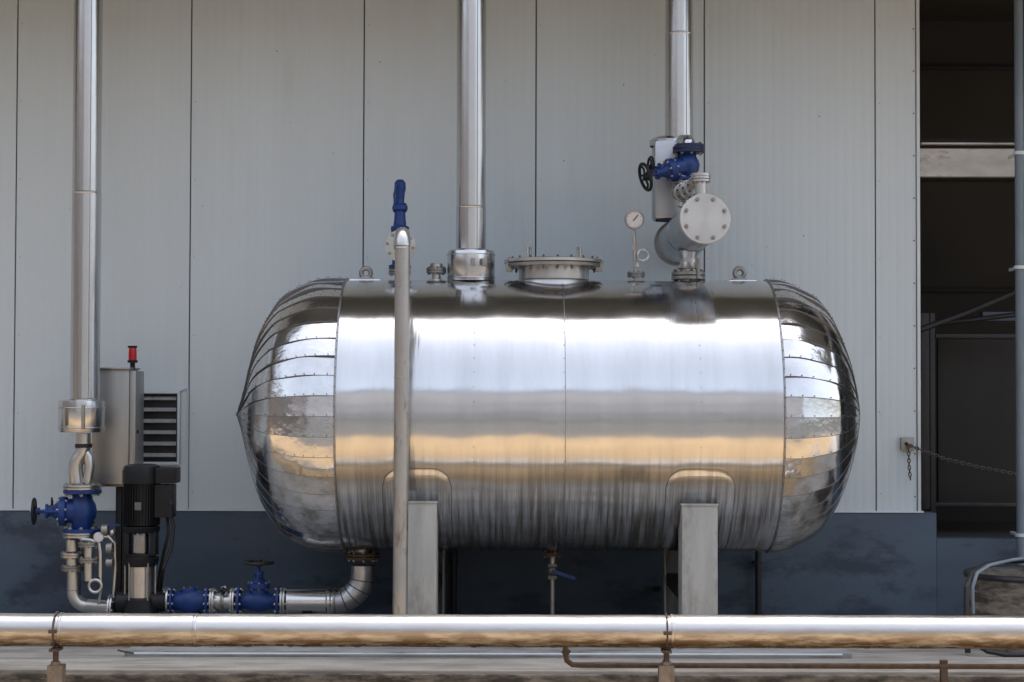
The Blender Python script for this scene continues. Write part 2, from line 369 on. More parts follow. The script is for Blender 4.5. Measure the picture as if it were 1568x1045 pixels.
def head(x0, sg, pts, name):
    bm = g.bm('gore', name); pf = catmull(pts, 4); nc = 5
    bs = g.bm('seam', name+'_seams')
    for gi in range(NG):
        a0 = 2*math.pi*gi/NG; da = 2*math.pi/NG
        tilt = random.uniform(-.0022,.0022); bul = random.uniform(-.001,.003); ph = random.uniform(0,6)
        cols = []
        for c in range(nc+1):
            u = c/nc; col = []
            for pi, (t, rr) in enumerate(pf):
                r = rr*(R+.001)
                ang = a0+da*u
                chord = math.cos(da/2)/math.cos(da*(u-.5))
                fade = min(1, rr*3)
                off = (.007*(1-u)+tilt*(u-.5)*2+bul*(math.sin(math.pi*u))+.0035*math.sin(t*.07+ph))*fade
                rad_ = r*chord+off
                col.append(bm.verts.new((x0+sg*(t*K+off*.4*(1-rr)), -math.cos(ang)*rad_, TZ+math.sin(ang)*rad_)))
            cols.append(col)
        for A, B in zip(cols, cols[1:]):
            for i in range(len(pf)-2):
                bm.faces.new((A[i], A[i+1], B[i+1], B[i]))
        ins = lambda q: Vector((q.x-sg*.006, q.y*.982, TZ+(q.z-TZ)*.982))
        for i in range(0, len(pf)-3):
            A = cols[0][i].co; B = cols[0][i+1].co
            bs.faces.new([bs.verts.new(A), bs.verts.new(B), bs.verts.new(ins(B)), bs.verts.new(ins(A))])
        g.tube('seam', [w.co.copy() for w in cols[0][:-5]], .0019, 6, name+'_seams')
        for i in range(2, len(pf)-6, 3):
            q = cols[0][i].co
            if q.y < .1:
                g.ball('boltd', (q.x, q.y*1.003, q.z+.010), .0042, name+'_rivets', seg=6)
    t = pts[-1][0]*K
    g.lathe('gore', (x0+sg*(t-.045),0,TZ), X*sg, [(0,.05),(.03,.028),(.045,.010),(.048,0)], 20, name+'_tip')
head(xl, -1, headL, 'left_head'); head(xrr, 1, headR, 'right_head')
for x0 in (xl, xrr):
    g.lathe('lap', (x0-.006,0,TZ), X, [(0,R-.004),(0,R+.0085),(.002,R+.0105),(.010,R+.0105),(.012,R+.0085),(.012,R-.004)], 160, 'joint_band')
    for k in range(92):
        a = 2*math.pi*k/92
        if math.cos(a) > -.2: g.ball('boltd', (x0, -math.cos(a)*(R+.0105), TZ+math.sin(a)*(R+.0105)), .0045, 'joint_rivets', seg=6)
for i_, x0 in enumerate(cuts[1:4]):
    if i_ == 1: g.lathe('lap', (x0+.006,0,TZ), X, [(0,R-.01),(0,R+.0015),(.005,R+.0015),(.005,R-.01)], 160, 'sheet_lap')
    for k in range(60):
        a = 2*math.pi*k/60
        if math.cos(a) > -.2: g.ball('boltd', (x0+.002, -math.cos(a)*(R+.0005), TZ+math.sin(a)*(R+.0005)), .003, 'sheet_rivets', seg=6)
def patch(cx, w):
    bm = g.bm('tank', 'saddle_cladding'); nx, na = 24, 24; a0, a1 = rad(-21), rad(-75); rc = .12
    gr = []
    for i in range(nx+1):
        row = []; u = i/nx; x = -w/2+w*u
        ex = max(0, abs(x)-(w/2-rc)); top = (rc-math.sqrt(max(0, rc*rc-ex*ex)))/R
        for k in range(na+1):
            aa = (a0-top)+(a1-(a0-top))*k/na
            edge = (i in (0, nx)) or k in (0, na)
            r = R+(-.004 if edge else .0075)
            row.append(bm.verts.new((cx+x, -math.cos(aa)*r, TZ+math.sin(aa)*r)))
        gr.append(row)
    for i in range(nx):
        for k in range(na): bm.faces.new((gr[i][k], gr[i+1][k], gr[i+1][k+1], gr[i][k+1]))
    ring = [gr[0][k].co.copy() for k in range(na,-1,-1)]+[gr[i][0].co.copy() for i in range(1,nx)]+[gr[nx][k].co.copy() for k in range(na+1)]
    ring = [Vector((p.x, p.y*1.006, TZ+(p.z-TZ)*1.006)) for p in ring]
    g.tube('seam', ring, .0022, 6, 'saddle_edge_sealant')
for pc, l0, l1, tp in ((638,624.5,668,771),(1073,1044.5,1099,775)):
    patch(P(pc,740,-.78).x, .42)
    a = P(l0,tp,-.78); b = P(l1,940,-.78); cx = (a.x+b.x)/2; hw = (b.x-a.x)/2
    for s_ in (-1, 1):
        yf = .78*s_; yb = .52*s_
        g.box('leg', (cx-hw,yf,ZP+.012), (cx+hw,yf-.012*s_,a.z), .003, 'leg_web')
        g.box('leg', (cx-hw,yf-.0125*s_,ZP+.012), (cx-hw+.012,yb,a.z-.006), .003, 'leg_flange')
        g.box('leg', (cx+hw-.012,yf-.0125*s_,ZP+.012), (cx+hw,yb,a.z-.006), .003, 'leg_flange')
        g.box('leg', (cx-hw-.006,yf+.006*s_,a.z-.0005), (cx+hw+.006,yf-.10*s_,a.z+.011), .003, 'leg_cap')
        g.box('leg', (cx-hw-.03,yf+.03*s_,ZP), (cx+hw+.03,yb-.04*s_,ZP+.0115), .003, 'foot_plate')
    g.box('darksteel', (cx-hw+.013,-.5,ZP+.25), (cx+hw-.013,.5,ZP+.33), .003, 'saddle_cross_beam')
    g.box('darksteel', (cx-.008,-.55,TZ-R-.15), (cx+.008,.55,TZ-R*.80), .003, 'saddle_web')
c = P(848,432,0); zt0 = TZ+R
g.lathe('steel', (c.x,0,zt0-.08), Z, [(0,S(58)),(.07,S(57)),(.085,S(54)),(.20,S(54))], 48, 'manway_neck')
zf = P(848,406,0).z
g.cyl('steeld', (c.x,0,zf-.018), (c.x,0,zf+.004), S(74), 64, part='manway_flange')
g.cyl('steel', (c.x,0,zf+.009), (c.x,0,zf+.030), S(76), 64, part='manway_cover')
g.cyl('darksteel', (c.x,0,zf+.003), (c.x,0,zf+.010), S(68), 48, part='manway_gasket')
g.bolts((c.x,0,zf+.002), Z, S(68), 20, .0095, .092, 'boltd')
g.lathe('steel', (c.x,0,zf+.030), Z, [(0,S(60)),(.008,S(58)),(.012,S(40)),(.012,0)], 48, 'manway_cover')
for dx in (-40, 41):
    g.tube('steel', [P(848+dx,394,-.02), P(848+dx,378,-.02)], .009, 10, 'manway_handles')
    g.tube('steel', [P(848+dx,382,-.02), P(848+dx*.9,380,.12), P(848+dx*.9,394,.14)], .008, 10, 'manway_handles')
for dx in (-68, 69):
    g.box('steeld', P(848+dx-5,416,-.10), P(848+dx+5,396,-.07), .002, 'manway_clamps')
for px in (560.5, 1132):
    c = P(px,419,0)
    g.torus('steeld', (c.x,-.01,c.z), Y, S(7.3), S(3.6), 28, 10, 'lifting_lugs')
    g.box('steeld', (c.x-S(12),-.03,zt0-.03), (c.x+S(12),.015,zt0+.018), .006, 'lifting_lugs')
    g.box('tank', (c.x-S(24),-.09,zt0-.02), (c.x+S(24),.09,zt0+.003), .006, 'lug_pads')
def nozzle(px, r, R2, ztop, nb=8, t=.014):
    c = P(px,430,0)
    g.cyl('steel', (c.x,0,zt0-.03), (c.x,0,ztop), r, 24, part='nozzle_necks')
    g.flange('steeld', (c.x,0,ztop), Z, R2, t, nb, True, 'boltd')
    g.lathe('steel', (c.x,0,zt0-.01), Z, [(0,r*2.0),(.012,r*1.9),(.02,r)], 28, 'nozzle_collars')
nozzle(668, S(7), S(15.5), P(668,415,0).z, 6)
g.cyl('steel', P(668,411,0), P(668,404,0), S(10), 24)
c = P(556,850,0)
g.cyl('steeld', (c.x,0,c.z-.02), (c.x,0,TZ-R+.03), S(15), 28, part='outlet_neck')
g.flange('rust', (c.x,0,P(556,852,0).z), Z, S(25), .018, 8)
g.done(sharp=40, origin=(0,0,TZ))

# ------------------------------------------------------------------ vertical clad pipes
def riser(name, px, pyb, wpx, y, joints):
    g = G(name); b = P(px, pyb, y); r = S(wpx/2, y)
    zz = [b.z]+sorted([P(px, j, y).z for j in joints])+[ZTOP]
    for i, (z0, z1) in enumerate(zip(zz, zz[1:])):
        rr = r*(1.0 if i % 2 == 0 else .975)
        g.lathe('pipeclad', (b.x,y,z0), Z, [(0,rr*.9),(0,rr+.001),(.004,rr+.0035),(.012,rr+.0035),(.016,rr),(z1-z0-.0,rr*.997)], 48, 'cladding')
        g.box('lap', (b.x+rr*.42,y-rr*.93,z0), (b.x+rr*.42+.004,y-rr*.86,z1), .001, 'lap_seam')
        for k in range(int((z1-z0)/.14)):
            g.ball('bolt', (b.x+rr*.47, y-rr*.885, z0+.07+k*.14), .003, 'rivets', seg=6)
    g.cyl('steeld', (b.x,y,b.z-.12), (b.x,y,ZTOP), r*.6, 20, part='inner_pipe')
    return g, b, r
g, b, r = riser('insulated_riser_pipe', 130, 614, 44.5, .1, (298,))
z1 = P(126,613,.1).z; z0 = P(126,662,.1).z; cx = P(125,640,.1).x; R1 = S(35,.1)
g.lathe('pipeclad', (cx,.1,z0), Z, [(0,.05),(0,R1-.002),(.003,R1),(z1-z0-.03,R1),(z1-z0-.006,R1*.98),(z1-z0,R1*.90),(z1-z0+.004,r)], 48, 'end_collar')
for dz in (.03, .16): g.torus('steel', (cx,.1,z0+dz), Z, R1, .004, 48, 8, 'collar_bands')
g.box('steeld', (cx+.035,.1-R1-.012,z0+.02), (cx+.055,.1-R1*.9,z1-.03), .003, 'collar_latches')
g.box('steeld', (cx-.085,.1-R1-.006,z0+.04), (cx-.07,.1-R1*.7,z1-.05), .003, 'collar_latches')
g.done()
g, b, r = riser('insulated_riser_pipe', 721, 386, 46, 0, (320,))
z1 = P(721,384,0).z; z0 = P(721,431,0).z; R1 = S(36.5); cx = b.x+.002
g.lathe('pipeclad', (cx,0,z0-.0), Z, [(0,.05),(0,R1-.002),(.003,R1),(z1-z0-.03,R1),(z1-z0-.008,R1*.97),(z1-z0,R1*.90),(z1-z0+.002,r)], 48, 'end_collar')
for dz in (.02, .17): g.torus('steel', (cx,0,z0+dz), Z, R1, .004, 48, 8, 'collar_bands')
g.cyl('black', (cx,0,TZ+R-.03), (cx,0,z0+.01), R1*.82, 32, part='inner_neck')
for dx in (.0, .075): g.box('steeld', (cx+dx,-R1-.010,z0+.09), (cx+dx+.03,-R1*.75,z0+.14), .003, 'collar_latches')
g.done()
g, b, r = riser('insulated_riser_pipe', 1040, 222, 43, .45, (55,))
a = P(1000,338,.45); bb = P(1046,218,.45)
g.box('header', (a.x,.33,a.z), (bb.x,.60,bb.z), .03, 'clad_elbow_box')
g.lathe('pipeclad', ((a.x+bb.x)/2,.46,bb.z-.03), Z, [(0,.125),(.04,.125),(.06,r)], 40, 'clad_elbow_collar')
g.tube('darksteel', [(a.x+.02,.4,a.z+.0), ((a.x+bb.x)/2,.35,a.z-.01), (bb.x-.01,.4,a.z)], .014, 10, 'clad_rim')
g.done()

# ------------------------------------------------------------------ vent pipe in front of tank + safety valve
g = G('vent_pipe')
yv = -1.02; rv = S(11.6, yv)
top = P(616.5,347,yv); bot = P(612.5,986,yv); back = P(613,377,-.12)
top.z -= rv
bd = (back-top); bd.z = 0; bd.normalize(); rb = .075
cc = top+bd*rb-Z*rb
e0 = [cc+Z*rb*math.cos(t)-bd*rb*math.sin(t) for t in [i*math.pi/2/12 for i in range(13)]]
g.tube('steel', [back]+e0, rv*1.05, 28, 'top_bend')
pe = e0[-1]
g.tube('graypipe', [pe+Z*.0, (pe.x*.7+bot.x*.3,yv,pe.z*.7+bot.z*.3), (bot.x,yv,bot.z)], rv, 28, 'vertical_run')
q = P(615.5,380,yv); g.torus('steel', q, Z, rv, .004, 28, 8, 'weld_rings')
for py in (578,668):
    q = P(614.5,py,yv); g.torus('graypipe', q, Z, rv, .0022, 28, 8, 'weld_rings')
q = P(614,700,yv); g.box('steeld', (q.x-.012,yv+.03,q.z-.02), (q.x+.012,-.84,q.z+.0), .002, 'stay_clip')
g.flange('steel', back, (0,1,0), S(24), .016, 8)
g.done()
g = G('safety_valve')
c = P(612,420,0); z = lambda py: P(612,py,0).z
x0 = c.x
zz = lambda lst: [(z(py)-z(432), S(w)) for py, w in lst]
g.lathe('blue', (x0,.0,z(432)), Z, zz([(412,0),(412,17),(407,17),(405,12),(395,11),(385,17),(368,17),(356,13),(352,14),(348,14),(346,10),(336,9),(324,8),(322,12),(316,12),(313,8),(309,6.5),(296,7.5),(290,9),(280,8.5),(276,5),(275,0)]), 28, 'body')
g.cyl('steel', (x0,0,z(434)), (x0,0,z(414)), S(8), 20)
g.flange('steeld', (x0,0,z(417)), Z, S(17), .014, 6)
g.tube('blue', [(x0-.03,-.02,z(320)), (x0-.035,-.06,z(300)), (x0-.02,-.05,z(284))], .007, 8, 'lever')
g.cyl('blue', (x0,0,z(377)), (x0,-.10,z(377)), S(12), 24, part='outlet')
for dx in (-9, 9): g.cyl('blued', (x0+S(dx),-.01,z(326)), (x0+S(dx),-.01,z(312)), .006, 8)
g.done()

# ------------------------------------------------------------------ pressure gauge on tank
g = G('pressure_gauge')
c = P(971,337,-.05)
g.cyl('steel', c, c-Y*.035, S(15), 40, part='case'); g.torus('steeld', c-Y*.036, Y, S(13.6), S(1.5), 40, 8, 'bezel')
g.cyl('dial', c-Y*.030, c-Y*.0362, S(12.5), 32, part='dial_face')
g.box('black', c+Vector((-.003,-.040,-.012)), c+Vector((.003,-.038,.035)), 0, 'needle', Matrix.Rotation(rad(40),3,'Y'), c)
for k in range(9):
    a = rad(-135+k*33.75); rr_ = S(10)
    g.box('black', c+Vector((rr_*math.sin(a)-.002,-.0375,rr_*math.cos(a)-.002)), c+Vector((rr_*math.sin(a)+.002,-.0368,rr_*math.cos(a)+.002)), 0, 'scale_marks')
g.tube('steel', [P(971,350,-.03), P(972,383,-.02), P(972,395,0), P(974,432,0)], .010, 12, 'stem')
g.cyl('steel', P(971,350,-.03), P(971,358,-.03), .016, 6); g.cyl('steel', P(972,374,-.02), P(972,384,-.02), .018, 6)
g.torus('steel', P(985,391,-.02), Y, S(8.5), S(2.2), 32, 10, 'siphon_ring')
g.flange('steeld', P(974,421,0), Z, S(13.5), .013, 4)
g.cyl('steel', P(974,410,0), P(974,402,0), .02, 6)
g.done()

# ------------------------------------------------------------------ steam header with blind flange
g = G('steam_header')
yf = -.72; cf = P(1080,335,yf); zc = cf.z; xc = cf.x
pb = P(1034,375,.85)
ax = (pb-cf).normalized()
g.cyl('turned', cf, cf+ax*.030, .156, 72, part='blind_flange')
g.cyl('steel', cf+ax*.036, cf+ax*.064, .156, 72, part='weld_neck_flange')
g.bolts(cf+ax*.032, ax, .127, 8, .014, .110, ph=.5)
g.lathe('header', cf+ax*.064, ax, [(0,.118),(.05,.135),(.09,.139),(.75,.141),(.755,.146),(.77,.146),(.775,.141),(1.43,.141)], 56, 'shell')
g.lathe('steeld', cf+ax*1.43, ax, [(0,.10),(0,.158),(.03,.160),(.035,.13),(.06,0)], 56, 'end_cap')
cn = P(1054,420,0)
g.cyl('steel', (cn.x,0,zt0-.03), (cn.x,0,cn.z+.18), S(12.5), 32, part='neck')
g.flange('steeld', (cn.x,0,P(1054,423,0).z), Z, S(26), .022, 8, True, 'boltd')
g.lathe('steel', (cn.x,0,P(1054,412,0).z), Z, [(0,S(18)),(.03,S(13)),(.05,S(12))], 32, 'neck_taper')
g.lathe('steel', (cn.x,0,P(1054,397,0).z), Z, [(0,S(13)),(.03,S(16)),(.05,S(20))], 32, 'neck_saddle')
g.cyl('steeld', (cn.x+.055,-.1,zc-.20), (cn.x+.055,-.1,zt0+.01), .012, 12, part='drain')
yb_ = -.52
c1 = P(1073,300,yb_)
g.cyl('steel', c1-Z*.03, P(1073,268,yb_), S(9,yb_), 24, part='branch')
g.flange('steel', P(1073,280,yb_)+Z*.02, Z, S(15,yb_), .014, 6)
g.cyl('steel', P(1073,271,yb_), P(1073,266,yb_), S(15,yb_), 28, part='branch_cap')
g.tube('steel', [P(1073,276,yb_), P(1068,280,-.44), P(1060,288,-.32), P(1052,292,-.22)], S(6), 16, 'bypass')
for (px,py,y) in ((1064,287,-.40),(1056,291,-.28),(1047,295,-.18)):
    g.flange('steel', P(px,py,y), (-.25,1,-.1), S(15), .014, 8, True, 'boltd')
c2 = P(1047,318,-.05)
g.cyl('steel', c2, P(1050,270,-.05), S(11), 28, part='valve_branch'); g.flange('steeld', P(1049,298,-.05), Z, S(20), .018, 8)
g.flange('steeld', P(1050,283,-.05), Z, S(20), .016, 8)
g.done()
g = G('gate_valve')
c = P(1054,254,-.05)
g.gate_valve(c, Z, (-1,-.30,-.30), S(16), S(46), .31, S(23), 'black', 'blue')
g.flange('blued', P(1054,230,-.05), Z, S(24), .018, 8, True, 'boltd')
g.cyl('steel', P(1054,232,-.05), P(1054,222,-.05), S(13), 24)
g.done()
g = G('gate_valve')
c = P(1044,258,.16)
g.gate_valve(c, (0,1,0), (-1,-.22,.0), S(13), S(40,.3), .215, S(18), 'black', 'blue')
g.done()
g = G('pipe_elbow')
q0 = P(1054,224,-.05)
g.tube('pipeclad', [P(1054,226,-.05), q0+Z*.01, q0+Z*.03+Y*.03, q0+Vector((-.02,.10,.045)), P(1044,222,.3), P(1040,222,.45)], S(11), 20, 'bend')
g.flange('blued', P(1056,226,-.06), Z, S(22), .016, 8, True, 'boltd')
g.done()

# ------------------------------------------------------------------ bottom drain
g = G('drain_valve'); c = P(846,850,0); zq = lambda q: P(846,q,0).z
g.cyl('rust', (c.x,0,TZ-R+.02), (c.x,0,c.z), S(6), 16, part='neck'); g.flange('rust', (c.x,0,zq(849)), Z, S(14), .012, 4)
g.cyl('steeld', (c.x,0,c.z), (c.x,0,zq(868)), S(5), 16, part='pipe')
g.ball('steeld', (c.x,0,zq(874)), S(8), 'ball_body')
g.cyl('steeld', P(846,864,0), P(846,868,0), S(8), 6); g.cyl('steeld', P(846,881,0), P(846,887,0), S(8), 6)
g.cyl('steel', (c.x,-.0,zq(874)), (c.x,-.055,zq(874)), .007, 8, part='spindle')
g.box('blue', (c.x-.01,-.06,zq(877)), (c.x+.155,-.052,zq(871)), .002, 'lever', Matrix.Rotation(rad(18),3,'Y'), (c.x,-.055,zq(874)))
g.cyl('steeld', (c.x,0,ZP), (c.x,0,zq(880)), S(3.6), 16, part='drain_pipe')
g.done()

# ------------------------------------------------------------------ pump suction line
g = G('pump_suction_line'); ZL = P(400,921,0).z; xN = P(556,850,0).x
rp = S(18.5); RB = S(42)
cc = Vector((xN-RB,0,ZL+RB))
bend = [cc+X*RB*math.cos(t)-Z*RB*math.sin(t) for t in [i*math.pi/2/14 for i in range(15)]]
g.tube('header', [(xN,0,P(556,866,0).z), (xN,0,ZL+RB)]+bend[1:], rp*1.0, 32, 'elbow')
for i in (2, 5, 8, 11, 14):
    t = (bend[i]-bend[i-1]).normalized(); g.torus('seam', bend[i], t, rp, .004, 32, 8, 'segment_beads')
px = lambda q: P(q,921,0).x
g.lathe('pipeclad', (px(440),0,ZL), X, [(0,rp*.95),(.0,rp*1.0),(S(60),rp*1.0),(S(62),rp*1.1),(S(66),rp*1.1),(S(68),rp*1.02),(xN-RB-px(440),rp*1.03)], 36, 'clad_spool')
g.lathe('steeld', (xN-RB-.01,0,ZL), X, [(0,rp),(0,rp*1.12),(.012,rp*1.12),(.012,rp)], 36, 'band')
g.flange('steel', (px(434),0,ZL), X, S(21), .014, 8)
g.flange('steel', (px(357),0,ZL), X, S(20), .012, 8)
g.flange('steel', (px(326),0,ZL), X, S(20), .012, 8)
g.cyl('steel', (px(326),0,ZL), (px(357),0,ZL), S(12), 28, part='spool')
g.flange('steeld', (px(341),0,ZL), X, S(15), .01, 6)
g.flange('steel', (px(256),0,ZL), X, S(21), .013, 8)
g.cyl('steel', (px(225),0,ZL), (px(256),0,ZL), S(13), 28, part='pump_inlet')
for q in (300, 470):
    g.box('darksteel', (px(q)-.03,-.05,ZP), (px(q)+.03,.05,ZL-S(17)), .004, 'pipe_stands')
g.cyl('steel', P(345,912,-.02), P(342,898,-.02), .018, 6); g.cyl('black', P(339,903,-.05), P(346,907,-.05), .02, 12)
g.done()
g = G('gate_valve')
g.gate_valve((px(396),0,ZL), X, Z, S(15.5), S(64), P(396,862,0).z-ZL, S(23.5), 'darksteel')
g.done()
g = G('check_valve')
c = Vector((px(291),0,ZL))
g.lathe('blue', c-X*S(31), X, [(0,0),(0,S(13)),(S(14),S(14)),(S(24),S(19)),(S(40),S(19)),(S(50),S(14)),(S(62),S(13)),(S(62),0)], 28, 'body')
for sg in (-1,1): g.flange('blue', c+X*sg*S(27), X, S(21), .014, 8, False)
g.cyl('blue', c+Z*S(8), c+Z*S(20)-X*.01, S(14), 24, part='bonnet'); g.bolts(c+Z*S(18), Z, S(11), 6, .007, .03)
g.box('blue', c+Vector((-S(30),-.02,S(8))), c+Vector((-S(8),.02,S(13))), .004, 'rib')
g.done()

# ------------------------------------------------------------------ vertical multistage pump
g = G('vertical_pump'); yp = -.05
C = P(216,900,yp); zpx = lambda q: P(216,q,yp).z
def seg_(m, q0, q1, w0, w1=None, part=None, s=36): g.cyl(m, (C.x,yp,zpx(q1)), (C.x,yp,zpx(q0)), S(w1 or w0,yp), s, S(w0,yp), part=part)
g.box('black', (C.x-S(33),yp-.13,ZP), (C.x+S(33),yp+.13,ZP+.03), .008, 'base_plate')
seg_('black', 915, 958, 25, 29, 'base_casting')
g.cyl('black', (C.x-S(36),yp,ZL), (C.x+S(38),yp,ZL), S(15), 28, part='base_ports')
seg_('steel', 866, 916, 19, None, 'stage_sleeve')
for dx, dy in ((-23,-.03),(23,-.03),(-14,-.085),(14,-.085)):
    g.cyl('steeld', (C.x+S(dx),yp+dy,zpx(918)), (C.x+S(dx),yp+dy,zpx(856)), .006, 8, part='tie_rods')
seg_('black', 853, 867, 27, 25, 'head_flange')
seg_('black', 848, 854, 22, None, 'head_flange')
for dx in (-20, 20):
    g.box('black', (C.x+S(dx-4),yp-.06,zpx(850)), (C.x+S(dx+4),yp+.06,zpx(812)), .005, 'motor_stool')
seg_('steel', 816, 848, 11, None, 'coupling')
g.box('steeld', (C.x-S(8),yp-.075,zpx(846)), (C.x+S(8),yp-.07,zpx(818)), .002, 'coupling_guard')
seg_('black', 806, 815, 29, 27, 'motor_flange')
seg_('black', 733, 806, 25, None, 'motor_body')
for k in range(40):
    a = 2*math.pi*k/40; r0 = S(24,yp); r1 = S(28,yp)
    g.box('black', (C.x+r0,yp-.0022,zpx(804)), (C.x+r1,yp+.0022,zpx(738)), 0, 'cooling_fins', Matrix.Rotation(a,3,'Z'), (C.x,yp,0))
g.lathe('black', (C.x,yp,zpx(740)), Z, [(0,S(25)),(0,S(29.5)),(zpx(722)-zpx(740),S(29.5)),(zpx(714)-zpx(740),S(27)),(zpx(711)-zpx(740),S(18)),(zpx(711)-zpx(740),0)], 40, 'fan_cowl')
g.box('black', (C.x+S(22),yp-.07,zpx(792)), (C.x+S(50),yp+.07,zpx(742)), .008, 'terminal_box')
g.box('black', (C.x+S(24),yp-.09,zpx(740)), (C.x+S(55),yp+.10,zpx(716)), .01, 'terminal_box_upper')
g.cyl('darksteel', P(262,770,yp-.07), P(262,770,yp-.09), .012, 12)
g.box('seam', (C.x-S(5),yp-S(29),zpx(780)), (C.x+S(5),yp-S(28),zpx(768)), .001, 'rating_plate')
g.tube('rubber', [P(262,790,yp), P(266,805,yp), P(262,840,yp), P(250,870,yp), P(246,900,.1), P(240,940,.3)], .012, 10, 'power_cable')
g.tube('rubber', [P(256,790,yp+.04), P(258,815,yp), P(250,850,yp+.05), P(244,880,.1), P(236,940,.3)], .010, 10, 'power_cable')
g.done()

# ------------------------------------------------------------------ discharge line under the left riser
g = G('pump_discharge_line'); yd = .1
Q = lambda a, b, y=yd: P(a, b, y)
g.tube('steel', [Q(128,664), Q(128,684), Q(126,694), Q(120,702), Q(116,712), Q(116,722), Q(118,740)], S(11,yd), 24, 'upper_bend')
g.tube('steel', [Q(128,690), Q(136,700), Q(138,715), Q(134,740)], S(8,yd), 20, 'upper_bypass')
g.cyl('steeld', Q(128,664), Q(128,680), S(8,yd), 20); g.cyl('darksteel', Q(128,680), Q(128,686), S(13,yd), 24)
g.flange('steel', Q(126,746), Z, S(29,yd), .014, 8)
g.flange('steel', Q(124,819), Z, S(28,yd), .014, 8)
g.cyl('steel', Q(112,826), Q(112,845), S(11,yd), 24, part='spool'); g.flange('steel', Q(113,850), Z, S(20,yd), .013, 8)
g.cyl('steel', Q(112,850), Q(112,872), S(11,yd), 24, part='spool')
g.flange('steeld', Q(112,870), Z, S(18,yd), .012, 8)
rr = S(10.5,yd); el = Q(113,900).x; ze = Q(113,928).z; rb = S(22,yd)
cc = Vector((el+rb, yd, ze+rb))
g.tube('steel', [Q(113,872), Vector((el,yd,ze+rb+.02))]+[cc-X*rb*math.cos(t)-Z*rb*math.sin(t) for t in [i*math.pi/2/12 for i in range(13)]]+[Vector((Q(165,900).x,yd*.4,ze)), Vector((Q(185,900).x,-.02,ze))], rr, 28, 'lower_elbow')
for q in (Vector((el,yd,ze+rb+.01)), cc-Z*rb): g.torus('steeld', q, Z if q.z > ze+.05 else X, rr, .003, 24, 8, 'welds')
g.flange('steel', Vector((Q(176,900).x,.0,ze)), X, S(20), .012, 8)
g.tube('steel', [Q(124,826,0), Q(140,828,-.02), Q(152,832,-.03), Q(154,845,-.03), Q(154,884,-.03)], .014, 12, 'side_branch')
g.flange('steeld', Q(136,834,-.02), Z, S(16), .012, 6)
g.flange('steeld', Q(136,858,-.02), Z, S(15), .012, 6); g.cyl('steel', Q(136,834,-.02), Q(136,890,-.02), S(7), 20)
g.tube('steel', [Q(152,823,-.03), Q(166,822,-.03), Q(176,832,-.02), Q(177,870,0), Q(174,915,0)], .012, 12, 'small_bore')
g.cyl('steel', Q(151,823,-.06), Q(151,823,-.0), .034, 24, part='small_gauge'); g.cyl('dial', Q(151,823,-.062), Q(151,823,-.059), .028, 24, part='small_gauge_face')
g.torus('steel', Q(146,898,-.04), Y, S(9.5), S(2.4), 32, 10, 'siphon_ring')
g.tube('steel', [Q(154,884,-.03), Q(156,900,-.03), Q(152,918,0), Q(150,928,.03)], .008, 10, 'siphon_tail')
for q, r_ in (((167,840),9),((167,862),7),((160,812),9)):
    g.cyl('steeld', Q(q[0]-4,q[1],-.03), Q(q[0]+6,q[1],-.03), S(r_), 12)
g.ball('steel', Q(172,816,-.03), .022, 'small_valve'); g.box('blue', Q(166,806,-.04), Q(184,803,-.05), .002, 'small_lever')
g.done()
g = G('gate_valve')
g.gate_valve(Q(126,783), Z, (-1,-.12,-.0), S(20,yd), S(64,yd), S(72,yd), S(21,yd), 'black')
g.done()
g = G('gate_valve')
g.gate_valve(Q(128,777,.26), Z, (-1,-.25,.02), S(12,yd), S(50,yd), S(48,yd), S(15,yd), 'black')
g.done()

# ------------------------------------------------------------------ control cabinet
g = G('control_cabinet')
a = P(154,742,.35); b = P(198,566,.35)
g.box('cabinet', (a.x-.06,.35,a.z), (b.x,.65,b.z), .006, 'cabinet_box')
g.box('cabinet', (a.x-.07,.32,b.z), (b.x+.012,.66,b.z+.012), .003, 'rain_lip')
g.box('cabinet', (b.x+.001,.36,a.z+.01), (b.x+.042,.64,b.z-.01), .004, 'side_door')
g.cyl('black', (b.x+.012,.42,a.z+.35), (b.x+.05,.42,a.z+.35), .012, 10, part='lock')
for xx in (a.x+.10, b.x-.04):
    g.box('darksteel', (xx-.02,.45,ZP), (xx+.02,.50,a.z), .003, 'stand_legs')
g.box('steeld', (a.x-.05,.43,a.z-.02), (b.x+.01,.58,a.z-.001), .003, 'stand_top')
g.done()
g = G('warning_beacon')
c = P(203,566,.45)
g.cyl('black', c, P(203,554,.45), S(4), 16, part='stem'); g.cyl('black', P(203,556,.45), P(203,552,.45), S(8), 24, part='base_ring')
g.lathe('red', P(203,552,.45), Z, [(0,S(6.5)),(S(12),S(6.5)),(S(19),S(6)),(S(21),S(5)),(S(21.5),0)], 24, 'lens')
g.cyl('black', P(203,533,.45), P(203,530,.45), S(7.5), 24, part='cap')
g.done()

